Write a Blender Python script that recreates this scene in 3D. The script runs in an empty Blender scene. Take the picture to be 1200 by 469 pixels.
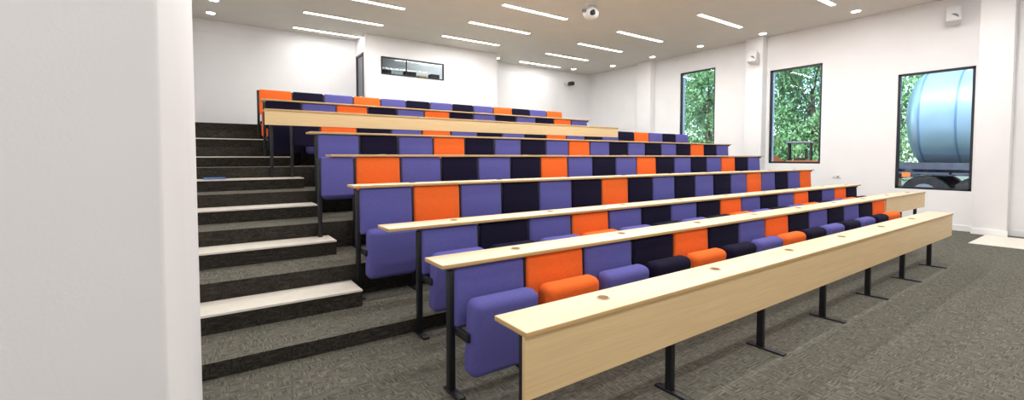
import bpy, bmesh, math, random
from mathutils import Vector, Matrix, Euler
random.seed(7)
S=bpy.context.scene

# ---------------------------------------------------------------- materials
def srgb(r,g,b):
    f=lambda c:(c/255/12.92) if c/255<=0.04045 else ((c/255+0.055)/1.055)**2.4
    return (f(r),f(g),f(b),1)
def newmat(name):
    m=bpy.data.materials.new(name); m.use_nodes=True
    nt=m.node_tree; b=nt.nodes['Principled BSDF']; return m,nt,b
def plain(name,col,rough=0.6,metal=0,noise=0.0,nscale=20,bump=0,bscale=200,spec=0.5,stretch=(1,1,1)):
    m,nt,b=newmat(name)
    b.inputs['Roughness'].default_value=rough; b.inputs['Metallic'].default_value=metal
    b.inputs['Specular IOR Level'].default_value=spec
    tc=nt.nodes.new('ShaderNodeTexCoord'); mp=nt.nodes.new('ShaderNodeMapping')
    mp.inputs['Scale'].default_value=stretch
    nt.links.new(tc.outputs['Object'],mp.inputs[0])
    n=nt.nodes.new('ShaderNodeTexNoise'); n.inputs['Scale'].default_value=nscale; n.inputs['Detail'].default_value=4
    nt.links.new(mp.outputs[0],n.inputs['Vector'])
    r=nt.nodes.new('ShaderNodeValToRGB')
    r.color_ramp.elements[0].position=0.3; r.color_ramp.elements[1].position=0.7
    r.color_ramp.elements[0].color=tuple(c*(1-noise) for c in col[:3])+(1,)
    r.color_ramp.elements[1].color=tuple(min(1,c*(1+noise)) for c in col[:3])+(1,)
    nt.links.new(n.outputs['Fac'],r.inputs[0]); nt.links.new(r.outputs[0],b.inputs['Base Color'])
    if bump:
        n2=nt.nodes.new('ShaderNodeTexNoise'); n2.inputs['Scale'].default_value=bscale
        nt.links.new(mp.outputs[0],n2.inputs['Vector'])
        bp=nt.nodes.new('ShaderNodeBump'); bp.inputs['Strength'].default_value=bump; bp.inputs['Distance'].default_value=0.004
        nt.links.new(n2.outputs['Fac'],bp.inputs['Height']); nt.links.new(bp.outputs[0],b.inputs['Normal'])
    return m
def emis(name,col,st):
    m,nt,b=newmat(name); b.inputs['Base Color'].default_value=col
    b.inputs['Emission Color'].default_value=col; b.inputs['Emission Strength'].default_value=st
    return m
def carpet(name,ca,cb,cc):
    m,nt,b=newmat(name); b.inputs['Roughness'].default_value=0.95; b.inputs['Specular IOR Level'].default_value=0.15
    tc=nt.nodes.new('ShaderNodeTexCoord')
    def nz(scale,st,det=3):
        mp=nt.nodes.new('ShaderNodeMapping'); mp.inputs['Scale'].default_value=st
        nt.links.new(tc.outputs['Object'],mp.inputs[0])
        n=nt.nodes.new('ShaderNodeTexNoise'); n.inputs['Scale'].default_value=scale; n.inputs['Detail'].default_value=det
        nt.links.new(mp.outputs[0],n.inputs['Vector']); return n.outputs['Fac']
    a=nz(1,(11,80,50)); c=nz(1,(80,11,50)); sel=nz(1,(12,12,12),1); fine=nz(190,(1,1,1),2)
    gt=nt.nodes.new('ShaderNodeMath'); gt.operation='GREATER_THAN'; gt.inputs[1].default_value=0.5
    nt.links.new(sel,gt.inputs[0])
    mx=nt.nodes.new('ShaderNodeMix'); mx.data_type='FLOAT'
    nt.links.new(gt.outputs[0],mx.inputs[0]); nt.links.new(a,mx.inputs[2]); nt.links.new(c,mx.inputs[3])
    ad=nt.nodes.new('ShaderNodeMath'); ad.operation='MULTIPLY_ADD'; ad.inputs[1].default_value=0.35
    nt.links.new(fine,ad.inputs[0]); nt.links.new(mx.outputs[0],ad.inputs[2])
    r=nt.nodes.new('ShaderNodeValToRGB'); e=r.color_ramp.elements
    e[0].position=0.48; e[0].color=ca; e[1].position=0.88; e[1].color=cc
    k=e.new(0.67); k.color=cb
    nt.links.new(ad.outputs[0],r.inputs[0]); nt.links.new(r.outputs[0],b.inputs['Base Color'])
    bp=nt.nodes.new('ShaderNodeBump'); bp.inputs['Strength'].default_value=0.4; bp.inputs['Distance'].default_value=0.005
    nt.links.new(fine,bp.inputs['Height']); nt.links.new(bp.outputs[0],b.inputs['Normal'])
    return m
M={}
M['wall']=plain('wall_paint',srgb(239,238,239),0.6,noise=0.015,nscale=2,bump=0.05)
M['ceil']=plain('ceiling_paint',srgb(222,218,210),0.8,noise=0.02,nscale=2)
M['trim']=plain('trim_white',srgb(240,240,240),0.4)
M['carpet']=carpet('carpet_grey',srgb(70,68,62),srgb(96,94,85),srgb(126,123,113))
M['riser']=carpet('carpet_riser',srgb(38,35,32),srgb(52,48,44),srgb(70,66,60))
M['steptop']=plain('step_top_pale',srgb(230,224,212),0.45,noise=0.04,nscale=12)
M['blue']=plain('fabric_blue',srgb(97,95,164),0.9,noise=0.06,nscale=60,bump=0.3,bscale=350,spec=0.15)
M['orange']=plain('fabric_orange',srgb(248,112,48),0.9,noise=0.05,nscale=60,bump=0.3,bscale=350,spec=0.15)
M['black']=plain('fabric_dark_navy',srgb(25,21,45),0.9,noise=0.1,nscale=60,bump=0.3,bscale=350,spec=0.15)
M['steel']=plain('black_powder_steel',srgb(26,27,32),0.45,noise=0.05,spec=0.4)
M['shell']=plain('seat_shell_plastic',srgb(30,29,36),0.5,noise=0.05)
M['wood']=plain('maple_desk_top',srgb(230,208,170),0.35,noise=0.05,nscale=3,stretch=(0.6,14,14))
M['panel']=plain('maple_panel',srgb(231,201,151),0.45,noise=0.05,nscale=4,stretch=(0.5,14,14))
M['edge']=plain('maple_edge',srgb(205,170,115),0.5,noise=0.05,nscale=6,stretch=(0.5,10,10))
M['grommet']=plain('grommet_brown',srgb(110,70,40),0.5)
M['frame']=plain('window_frame_dark',srgb(30,34,42),0.4)
M['lamp']=emis('led_strip',(1,0.98,0.95,1),6)
M['down']=emis('downlight_lens',(1,0.96,0.9,1),10)
M['whitep']=plain('white_plastic',srgb(225,225,225),0.4)
M['greyp']=plain('grey_plastic',srgb(120,122,128),0.5)
M['dark']=plain('dark_interior',srgb(40,38,38),0.8)
M['leaf']=plain('leaf_green',srgb(124,164,108),0.6,noise=0.35,nscale=1.2)
M['bark']=plain('bark',srgb(96,80,62),0.9,noise=0.3,nscale=8)
M['grass']=plain('grass_gravel',srgb(120,125,100),0.95,noise=0.3,nscale=4)
M['tank']=plain('tank_steel',srgb(180,206,224),0.3,metal=0.45,noise=0.08,nscale=1.5)
M['tankband']=plain('tank_band',srgb(120,150,180),0.4,metal=0.3)
M['tyre']=plain('tyre_rubber',srgb(35,35,38),0.8)
M['truckred']=plain('chassis_paint',srgb(80,82,96),0.5,noise=.2,nscale=5)
M['orangep']=plain('machine_orange',srgb(225,120,60),0.4)
M['bluep']=plain('machine_blue',srgb(60,110,180),0.4)
# glass
m,nt,b=newmat('window_glass'); out=nt.nodes['Material Output']; nt.nodes.remove(b)
tr=nt.nodes.new('ShaderNodeBsdfTransparent'); tr.inputs[0].default_value=(0.9,0.97,1,1)
gl=nt.nodes.new('ShaderNodeBsdfGlossy'); gl.inputs['Roughness'].default_value=0.03
mx=nt.nodes.new('ShaderNodeMixShader'); fr=nt.nodes.new('ShaderNodeFresnel'); fr.inputs[0].default_value=1.3
nt.links.new(fr.outputs[0],mx.inputs[0]); nt.links.new(tr.outputs[0],mx.inputs[1]); nt.links.new(gl.outputs[0],mx.inputs[2]); nt.links.new(mx.outputs[0],out.inputs[0])
M['glass']=m

# ---------------------------------------------------------------- mesh builder
class MB:
    def __init__(s): s.v=[];s.f=[];s.m=[];s.sm=[];s.mats=[]
    def mi(s,k):
        if k not in s.mats: s.mats.append(k)
        return s.mats.index(k)
    def add(s,bm,mat,smooth=False,facemat=None):
        bm.verts.index_update(); o=len(s.v)
        bm.normal_update()
        s.v+= [v.co.copy() for v in bm.verts]
        for f in bm.faces:
            s.f.append([o+v.index for v in f.verts])
            k=mat
            if facemat:
                k=facemat(f.normal) or mat
            s.m.append(s.mi(k)); s.sm.append(smooth)
        bm.free()
    def box(s,x0,x1,y0,y1,z0,z1,mat,bev=0,seg=2,rot=None,smooth=None,facemat=None):
        bm=bmesh.new(); bmesh.ops.create_cube(bm,size=1)
        bmesh.ops.scale(bm,vec=(x1-x0,y1-y0,z1-z0),verts=bm.verts)
        if bev: bmesh.ops.bevel(bm,geom=list(bm.edges),offset=bev,segments=seg,profile=0.5,affect='EDGES')
        if rot: bmesh.ops.rotate(bm,cent=(0,0,0),matrix=Euler(rot).to_matrix(),verts=bm.verts)
        bmesh.ops.translate(bm,vec=((x0+x1)/2,(y0+y1)/2,(z0+z1)/2),verts=bm.verts)
        s.add(bm,mat,smooth if smooth is not None else bool(bev and seg>2),facemat)
    def cyl(s,p,r,h,mat,axis='Z',r2=None,n=20,smooth=True,bev=0):
        bm=bmesh.new(); bmesh.ops.create_cone(bm,cap_ends=True,segments=n,radius1=r,radius2=r if r2 is None else r2,depth=h)
        if axis=='X': bmesh.ops.rotate(bm,cent=(0,0,0),matrix=Matrix.Rotation(math.pi/2,3,'Y'),verts=bm.verts)
        if axis=='Y': bmesh.ops.rotate(bm,cent=(0,0,0),matrix=Matrix.Rotation(-math.pi/2,3,'X'),verts=bm.verts)
        bmesh.ops.translate(bm,vec=p,verts=bm.verts); s.add(bm,mat,smooth)
    def sph(s,p,r,mat,sc=(1,1,1),n=20):
        bm=bmesh.new(); bmesh.ops.create_uvsphere(bm,u_segments=n,v_segments=n//2,radius=r)
        bmesh.ops.scale(bm,vec=sc,verts=bm.verts); bmesh.ops.translate(bm,vec=p,verts=bm.verts); s.add(bm,mat,True)
    def mesh(s,name):
        me=bpy.data.meshes.new(name); me.from_pydata([tuple(v) for v in s.v],[],s.f)
        for k in s.mats: me.materials.append(M[k])
        me.polygons.foreach_set('material_index',s.m); me.polygons.foreach_set('use_smooth',s.sm)
        me.update()
        try: me.set_sharp_from_angle(angle=math.radians(50))
        except Exception: pass
        return me
    def obj(s,name,loc=(0,0,0),rotz=0):
        o=bpy.data.objects.new(name,s.mesh(name)); S.collection.objects.link(o); o.location=loc; o.rotation_euler[2]=rotz; return o

# ---------------------------------------------------------------- layout
XR=13.4; YB=13.6; CZ=5.05; XL=-0.35; YF=-3.6; XLF=-1.6
yk=[None]+[2.62+1.04*i for i in range(8)]      # desk front plane behind row k
def pf(k): return yk[k-1]+0.13                  # front of the platform row k stands on
floorz={1:0,2:0}
for k in range(3,9): floorz[k]=0.12+0.33*(k-3)
ZTOP=0.12+0.33*6

# floor / ceiling
b=MB(); b.box(XLF-.3,XR+.3,YF-.3,YB+.3,-0.2,0,'carpet'); b.obj('floor')
b=MB(); b.box(XLF-.3,XR+.3,YF-.3,YB+.3,CZ,CZ+.25,'ceil'); b.obj('ceiling')
# tiers
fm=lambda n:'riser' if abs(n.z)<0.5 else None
b=MB()
for k in range(3,9):
    y0=pf(k); y1=pf(k+1) if k<8 else yk[8]+0.13
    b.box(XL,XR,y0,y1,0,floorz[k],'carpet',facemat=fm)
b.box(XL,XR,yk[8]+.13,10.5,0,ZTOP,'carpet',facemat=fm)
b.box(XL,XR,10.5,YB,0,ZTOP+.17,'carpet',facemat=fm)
b.obj('tiered_platform')
ZTOP+=.17
fs=lambda n:'steptop' if n.z>0.5 else None
for k in range(4,10):
    y1=pf(k) if k<9 else yk[8]+.13
    z0=floorz[k-1]
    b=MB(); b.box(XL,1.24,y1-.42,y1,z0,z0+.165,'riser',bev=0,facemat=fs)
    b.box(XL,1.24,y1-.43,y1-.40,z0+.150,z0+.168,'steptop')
    b.obj('aisle_step')

# walls
def wall(name,*a): 
    b=MB(); b.box(*a,'wall'); b.obj(name)
wall('wall_back',XLF-.3,XR+.3,YB,YB+.3,0,CZ)
wall('wall_front',XLF-.3,XR+.3,YF-.3,YF,0,CZ)
wall('wall_left_rear',XL-.3,XL,3.05,YB,0,CZ)
wall('wall_left_front',XLF-.3,XLF,YF,0.77,0,CZ)
b=MB(); b.box(XLF-.3,-0.05,0.77,3.05,0,CZ,'wall',bev=0.006,seg=2); b.obj('wall_left_return')
wins=[(2.18,3.46,0.86,3.53),(5.02,6.34,1.42,4.08),(8.01,9.28,1.85,4.46)]
b=MB()
ys=[YF]+[v for w in wins for v in w[:2]]+[YB]
for i in range(0,len(ys),2): b.box(XR,XR+.3,ys[i],ys[i+1],0,CZ,'wall')
for (y0,y1,z0,z1) in wins:
    b.box(XR,XR+.3,y0,y1,0,z0,'wall'); b.box(XR,XR+.3,y0,y1,z1,CZ,'wall')
b.obj('wall_right')
for i,(y0,y1,z0,z1) in enumerate(wins):
    b=MB(); t=.05; xa,xb=XR+.03,XR+.10
    b.box(xa,xb,y0,y0+t,z0,z1,'frame'); b.box(xa,xb,y1-t,y1,z0,z1,'frame')
    b.box(xa,xb,y0,y1,z0,z0+t,'frame'); b.box(xa,xb,y0,y1,z1-t,z1,'frame')
    b.box(XR+.06,XR+.07,y0+t,y1-t,z0+t,z1-t,'glass')
    b.obj('window_%d'%(i+1))
# pilasters
for i,(y0,y1,zb) in enumerate([(1.62,2.10,0),(6.42,6.9,floorz[5]),(10.3,10.9,ZTOP-.17)]):
    b=MB(); b.box(XR-.28,XR,y0,y1,zb,CZ,'wall',bev=.004); b.obj('wall_pilaster_%d'%(i+1))
# baseboards
b=MB(); b.box(XR-.02,XR,YF,1.62,0,.12,'trim'); b.box(XR-.30,XR-.28,1.6,2.12,0,.12,'trim'); b.box(XR-.02,XR,2.12,3.7,0,.12,'trim'); b.obj('baseboard_right')
b=MB(); b.box(XL,3.7,YB-.02,YB,ZTOP,ZTOP+.12,'trim'); b.obj('baseboard_back')
# pale floor strip beside right wall
b=MB(); b.box(11.6,XR-.32,-1.5,1.9,0.0,0.006,'steptop'); b.obj('pale_floor_strip')
# booth
bx0,bx1,by=3.72,8.08,12.6
b=MB(); wx0,wx1,wz0,wz1=4.15,6.12,3.97,4.48
b.box(bx0,wx0,by,by+.12,ZTOP,CZ,'wall'); b.box(wx1,bx1,by,by+.12,ZTOP,CZ,'wall')
b.box(wx0,wx1,by,by+.12,ZTOP,wz0,'wall'); b.box(wx0,wx1,by,by+.12,wz1,CZ,'wall')
b.box(bx1-.12,bx1,by+.12,YB,ZTOP,CZ,'wall')
b.box(bx0,bx0+.12,by+.12,by+.2,ZTOP,CZ,'wall'); b.box(bx0,bx0+.12,YB-.08,YB,ZTOP,CZ,'wall'); b.box(bx0,bx0+.12,by+.2,YB-.08,ZTOP+2.3,CZ,'wall')
b.obj('wall_booth')
b=MB(); b.box(bx0-.02,bx0+.06,by+.2,by+.26,ZTOP,ZTOP+2.3,'frame'); b.box(bx0-.02,bx0+.06,YB-.14,YB-.08,ZTOP,ZTOP+2.3,'frame'); b.box(bx0-.02,bx0+.06,by+.26,YB-.14,ZTOP+2.24,ZTOP+2.3,'frame')
b.box(bx0+.02,bx0+.06,by+.26,YB-.14,ZTOP+.01,ZTOP+2.24,'greyp'); b.cyl((bx0-.02,by+.35,ZTOP+1.05),.02,.1,'whitep','X'); b.obj('door_1')
b=MB(); t=.035
b.box(wx0,wx1,by-.015,by+.05,wz0,wz0+t,'frame');b.box(wx0,wx1,by-.015,by+.05,wz1-t,wz1,'frame')
b.box(wx0,wx0+t,by-.015,by+.05,wz0,wz1,'frame');b.box(wx1-t,wx1,by-.015,by+.05,wz0,wz1,'frame'); b.box(wx0+.75,wx0+.77,by-.01,by+.04,wz0,wz1,'frame')
b.box(wx0+t,wx1-t,by+.01,by+.02,wz0+t,wz1-t,'glass'); b.obj('window_4')
b=MB(); b.box(bx0+.2,bx1-.2,YB-.35,YB-.02,wz0-.03,wz0,'greyp'); b.box(bx0+.2,bx0+.23,YB-.35,YB-.02,ZTOP,wz0,'greyp'); b.box(bx1-.23,bx1-.2,YB-.35,YB-.02,ZTOP,wz0,'greyp')
b.box(bx0+.2,bx1-.2,YB-.04,YB-.02,wz0,wz0+.9,'whitep')
for i,(x,w,h,c) in enumerate([(4.4,.3,.28,'dark'),(4.8,.2,.2,'whitep'),(5.15,.35,.3,'dark'),(5.6,.25,.22,'edge'),(6.0,.3,.3,'dark'),(6.6,.4,.25,'dark')]):
    b.box(x,x+w,YB-.3,YB-.08,wz0,wz0+h,c)
b.obj('equipment_shelf')
# shallow wall panels back wall
b=MB(); b.box(XL+.1,2.95,YB-.04,YB,ZTOP+.12,4.74,'wall',bev=.004); b.obj('trim_1')
b=MB(); b.box(8.5,11.6,YB-.04,YB,ZTOP+.12,4.74,'wall',bev=.004); b.obj('trim_2')

# ---------------------------------------------------------------- seats
def seat_mesh(col,hb,lb,tag,end=False,dz=0):
    b=MB(); w0,w1=.012,(.588 if not end else .40)
    # backrest cushion + shell
    b.box(w0,w1,.005,.075,lb,hb,col,bev=.026,seg=4,rot=(-.05,0,0))
    b.box(w0+.02,w1-.02,.075,.10,lb+.03,hb-.03,'shell',bev=.01,rot=(-.05,0,0))
    # tip-up seat pad (folded)
    if not end:
        b.box(.035,.565,-.205,-.045,.15+dz,.675+dz,col,bev=.06,seg=5,rot=(.10,0,0))
        b.box(.07,.53,-.055,-.03,.22+dz,.60+dz,'shell',bev=.01,rot=(.10,0,0))
        for x in (.022,.578):
            b.box(x-.012,x+.012,-.16,.06,.40+dz,.46+dz,'steel',bev=.005)
    # post with splayed foot
    b.box(-.022,.022,.03,.085,0,hb-.02,'steel',bev=.004)
    b.box(-.03,.03,-.10,.115,0,.02,'steel',bev=.004)
    return b.mesh('auditorium_seat_'+tag)
cache={}
def seat(k,c,x,end=False):
    c={'B':'blue','O':'orange','K':'black'}[c]
    dz=0
    if k==1: hb,lb=.855,.44
    elif k==2: hb,lb,dz=.955,.54,.09
    else: hb,lb,dz=1.15,.66,.06
    key=(c,hb,end)
    if key not in cache: cache[key]=seat_mesh(c,hb,lb,c+str(int(hb*100)),end,dz)
    o=bpy.data.objects.new('auditorium_seat',cache[key]); S.collection.objects.link(o)
    o.location=(x,yk[k],floorz[k])
rows={1:(1.34,'BOBKOKBOKBKBKO'),2:(1.55,'BKBOBKBKOBKBOKBOK'),3:(1.3,'BOBKBKOKBKBKBOBKBO'),
      4:(.95,'BOBKBKOBKBOKBKBOKB'),5:(1.3,'BKBOKBKBOBKBKBKOKB'),6:(.95,'KOKBOBKBKOBKBKOBKB'),
      7:(.85,'KBOKBOKBKBKOB'),8:(.85,'OKBOBKBKBOKBO')}
for k,(x0,pat) in rows.items():
    for i,c in enumerate(pat):
        if i==0 and k in (4,6): seat(k,c,x0+.18,True)
        else: seat(k,c,x0+.6*i)
# ---------------------------------------------------------------- desks
def desk(k,xs,xe,h,panel=None,posts=None,ph=.31,fz=0,depth=.29,y=None):
    b=MB(); y0=y
    b.box(xs,xe,y0,y0+depth,h-.028,h,'wood',bev=.004,facemat=lambda n:'edge' if abs(n.z)<.5 else None)
    if panel: b.box(panel[0],panel[1],y0+.012,y0+.034,h-ph,h-.028,'panel')
    for x in posts or []:
        b.box(x-.022,x+.022,y0+.11,y0+.16,fz,h-.028,'steel',bev=.004)
        b.box(x-.03,x+.03,y0-.06,y0+.24,fz,fz+.015,'steel',bev=.004)
        b.box(x-.018,x+.018,y0+.035,y0+.26,h-.06,h-.028,'steel')
    x=xs+.7
    while x<xe-.2:
        b.cyl((x,y0+depth*.58,h+.001),.04,.006,'edge',n=24); b.cyl((x,y0+depth*.58,h+.003),.031,.006,'grommet',n=24); x+=1.2
    return b.obj('lecture_desk')
desk(1,1.25,9.3,.75,panel=(1.25,9.3),ph=.345,posts=[1.34+1.227*i for i in range(7)],y=1.69)
desk(2,1.25,12.05,.89,panel=(9.755,12.05),posts=[9.9,11.0,11.95],y=yk[1]-.01)
desk(3,1.25,11.9,.99,y=yk[2]-.01,posts=[11.8])
desk(4,1.25,12.2,1.30,y=yk[3]-.01,fz=.12,posts=[12.15])
desk(5,1.25,11.9,1.63,y=yk[4]-.01,fz=.45,posts=[11.8])
desk(6,1.2,12.2,1.96,y=yk[5]-.01,fz=.78,posts=[12.15])
desk(7,.75,8.7,2.35,panel=(.75,8.7),ph=.25,y=yk[6]-.01,fz=1.11,posts=[.85,8.6])
desk(8,.8,8.7,2.62,y=yk[7]-.01,fz=1.44,posts=[8.67])

# ---------------------------------------------------------------- ceiling fittings
def strip(x,y,w=1.9,p=46):
    b=MB(); b.box(x,x+w,y-.06,y+.06,CZ-.03,CZ,'whitep'); b.box(x+.01,x+w-.01,y-.052,y+.052,CZ-.036,CZ-.029,'lamp')
    o=b.obj('linear_ceiling_light')
    l=bpy.data.lights.new('linear_light_lamp','AREA'); l.shape='RECTANGLE'; l.size=w; l.size_y=.1; l.energy=p; l.color=(1,.985,.965)
    lo=bpy.data.objects.new('lamp_emitter',l); S.collection.objects.link(lo); lo.location=(x+w/2,y,CZ-.04); lo.parent=o
for y in (13.0,11.5,9.95,8.4,6.3,4.2,1.9,-.6):
    for x in ((1.95,5.55,9.3) if y>7 else (2.1,5.9,9.8)):
        strip(x,y,p=10 if y>12.5 else (34 if y>11 else (54 if y>0 else 55)))
strip(-1.0,-.6,p=34); strip(-.9,-2.6,p=24)  # extra unseen strips, added to brighten the near end of the left wall
for (x,y) in [(12.7,4.1),(12.85,6.3),(12.7,8.1),(12.7,9.9),(12.7,11.7),(.2,11.8),(.15,12.9),(.3,10.0),(8.4,13.1),(12.4,2.2),(7.9,5.4),(4.6,5.2),(11.9,13.0)]:
    b=MB(); b.cyl((x,y,CZ-.006),.11,.012,'whitep',n=28); b.cyl((x,y,CZ-.014),.09,.006,'down',n=28); b.obj('recessed_downlight')
# ceiling dome unit
b=MB(); px,py=7.25,7.35
b.cyl((px,py,CZ-.015),.14,.03,'whitep'); b.cyl((px,py,CZ-.08),.05,.12,'whitep')
b.sph((px,py,CZ-.2),.17,'whitep',sc=(1.1,1,.8),n=28); b.cyl((px-.08,py-.13,CZ-.22),.06,.07,'dark','Y'); b.cyl((px-.2,py,CZ-.17),.035,.1,'greyp','X'); b.cyl((px+.2,py,CZ-.17),.035,.1,'greyp','X')
b.obj('ceiling_projector')
# wall speakers
for (x,y,z) in [(XR,2.52,4.62),(XR-.28,6.6,4.45)]:
    b=MB(); b.box(x-.06,x,y-.03,y+.03,z-.05,z+.05,'whitep')
    b.box(x-.30,x-.06,y-.12,y+.12,z-.17,z+.17,'whitep',bev=.03,seg=3,rot=(0,.25,.2)); b.cyl((x-.29,y-.02,z-.06),.085,.03,'greyp','X')
    b.obj('wall_speaker')
b=MB(); b.box(11.95,12.15,YB-.05,YB,4.5,4.6,'whitep'); b.cyl((12.05,YB-.12,4.55),.03,.16,'whitep','Y'); b.box(11.97,12.13,YB-.42,YB-.18,4.46,4.6,'dark',bev=.02,seg=3); b.obj('security_camera')
b=MB(); b.box(XR-.012,XR,4.55,4.72,1.05,1.14,'whitep',bev=.004); b.box(XR-.016,XR-.01,4.58,4.62,1.07,1.11,'greyp'); b.obj('wall_socket')
fy=pf(7)-.3; fz=floorz[6]+.167
b=MB(); b.box(-.05,.22,fy,fy+.2,fz,fz+.012,'bluep',bev=.004); b.box(-.04,.21,fy+.01,fy+.19,fz+.012,fz+.018,'whitep'); b.box(-.05,.22,fy,fy+.2,fz+.018,fz+.024,'bluep'); b.obj('blue_folder')

# ---------------------------------------------------------------- outside
b=MB(); b.box(XR+.31,60,-30,60,-.3,-.02,'grass'); b.obj('ground_outside')
def tree(x,y,h,r,n):
    b=MB(); b.cyl((0,0,h*.3),.16,h*.6,'bark',r2=.08,n=10)
    for i in range(6):
        a=i*1.05; bm=bmesh.new(); bmesh.ops.create_cone(bm,cap_ends=True,segments=6,radius1=.05,radius2=.02,depth=2)
        bmesh.ops.translate(bm,vec=(0,0,1),verts=bm.verts); bmesh.ops.rotate(bm,cent=(0,0,0),matrix=Euler((.7,0,a)).to_matrix(),verts=bm.verts)
        bmesh.ops.translate(bm,vec=(0,0,h*(.3+.05*i)),verts=bm.verts); b.add(bm,'bark')
    mi=b.mi('leaf')
    cl=[(Vector((random.gauss(0,.5)*r,random.gauss(0,.5)*r,h*random.uniform(.15,1))),random.uniform(.5,1.1)) for _ in range(48)]
    for _ in range(n):
        c,rr=random.choice(cl); d=Vector((random.gauss(0,1),random.gauss(0,1),random.gauss(0,1))).normalized()*rr*random.uniform(.5,1)
        p=c+d; R=Euler((random.uniform(0,6),random.uniform(0,6),random.uniform(0,6))).to_matrix(); s=random.uniform(.05,.11)
        o=len(b.v); b.v+=[p+R@Vector(q)*s for q in ((-1,0,0),(0,-.5,.1),(1,0,0),(0,.5,.1))]
        b.f.append([o,o+1,o+2,o+3]); b.m.append(mi); b.sm.append(False)
    b.obj('leafy_tree',(x,y,-.02))
for t in [(21,8.2,7.5,2.0),(23.5,10.5,8.5,2.4),(21.5,13.2,8,2.3),(25.5,6.5,8,2.3),(25.5,15.5,9,2.6)]:
    tree(*t,13000)
# tanker trailer
b=MB(); tx,tz,tr_=18.9,2.8,1.5
b.cyl((tx,1.0,tz),tr_,6.0,'tank','Y',n=64)
b.sph((tx,4.0,tz),tr_,'tank',sc=(1,.35,1),n=64); b.sph((tx,-2.0,tz),tr_,'tank',sc=(1,.35,1),n=64)
for y in (4.0,3.2,2.0,.5,-1.0): b.cyl((tx,y,tz),tr_+.02,.05,'tankband','Y',n=64)
b.box(tx-.5,tx+.5,-2.2,4.6,1.05,1.35,'truckred'); b.box(tx-1.15,tx-1.0,-2,4.6,1.25,1.45,'truckred')
b.box(tx-1.2,tx+1.2,4.5,4.62,.95,1.35,'truckred')
b.box(tx-1.2,tx-.9,1.4,2.1,.6,1.15,'greyp',bev=.04); b.box(tx-1.22,tx-1.18,4.2,4.4,1.0,1.15,'orangep')
for y in (3.9,2.75,-.9):
    for sx in (-.95,.95):
        b.cyl((tx+sx,y,.53),.53,.32,'tyre','X',n=32); b.cyl((tx+sx-.14*(1 if sx<0 else -1),y,.53),.28,.08,'greyp','X',n=20)
        b.box(tx+sx-.2,tx+sx+.2,y-.6,y+.6,1.1,1.16,'truckred')
b.box(tx-1.55,tx-1.5,.25,.3,1.3,4.1,'whitep'); b.box(tx-1.55,tx-1.5,.65,.7,1.3,4.1,'whitep')
for i in range(9): b.box(tx-1.55,tx-1.5,.3,.65,1.4+i*.3,1.44+i*.3,'whitep')
b.obj('tanker_trailer',(0,0,-.02))
# mini digger
b=MB()
for sy in (-.6,.6): b.box(-.9,.9,sy-.2,sy+.2,0,.5,'tyre',bev=.18,seg=4)
b.box(-.7,.7,-.65,.65,.5,.65,'greyp'); b.box(-.8,.5,-.7,.7,.65,1.5,'orangep',bev=.08,seg=3)
for (x,y) in ((-.2,-.6),(.45,-.6),(-.2,.1),(.45,.1)): b.box(x-.03,x+.03,y-.03,y+.03,1.5,2.1,'dark')
b.box(-.28,.53,-.68,.18,2.1,2.16,'greyp',bev=.02); b.box(-.05,.3,-.4,-.05,1.5,1.6,'dark',bev=.02); b.box(-.1,-.02,-.4,-.05,1.55,1.9,'dark',bev=.02)
b.box(.3,1.8,.3,.5,1.6,1.8,'orangep',rot=(0,-.6,0)); b.box(1.45,1.65,.3,.5,.8,2.3,'orangep',rot=(0,.25,0)); b.box(1.25,1.75,.15,.65,.4,.85,'steel',bev=.05)
b.obj('mini_excavator',(17.2,6.95,-.02),1.9)

# ---------------------------------------------------------------- light
sun=bpy.data.lights.new('sun','SUN'); sun.energy=5.5; sun.angle=.02; sun.color=(1,.97,.9)
so=bpy.data.objects.new('sun',sun); S.collection.objects.link(so); so.rotation_euler=Vector((.6,.15,-.7)).to_track_quat('-Z','Y').to_euler()
w=bpy.data.worlds.new('world'); S.world=w; w.use_nodes=True; nt=w.node_tree
sky=nt.nodes.new('ShaderNodeTexSky'); sky.sky_type='NISHITA'; sky.sun_disc=False; sky.sun_elevation=.9; sky.sun_rotation=4
bg=nt.nodes['Background']; bg.inputs[1].default_value=.5; nt.links.new(sky.outputs[0],bg.inputs[0])

# ---------------------------------------------------------------- camera
cam=bpy.data.cameras.new('camera'); co=bpy.data.objects.new('camera',cam); S.collection.objects.link(co); S.camera=co
cam.sensor_width=36; cam.lens=518/1200*36; cam.clip_start=.02; cam.clip_end=300
pitch=2.2
co.location=(0,0,1.6); co.rotation_euler=(math.radians(90-pitch),0,math.radians(-34.6))
hz=518*math.tan(math.radians(pitch)); cam.shift_y=-(234.5-(184+hz))/1200
S.view_settings.view_transform='Standard'; S.view_settings.look='None'; S.view_settings.exposure=0.08
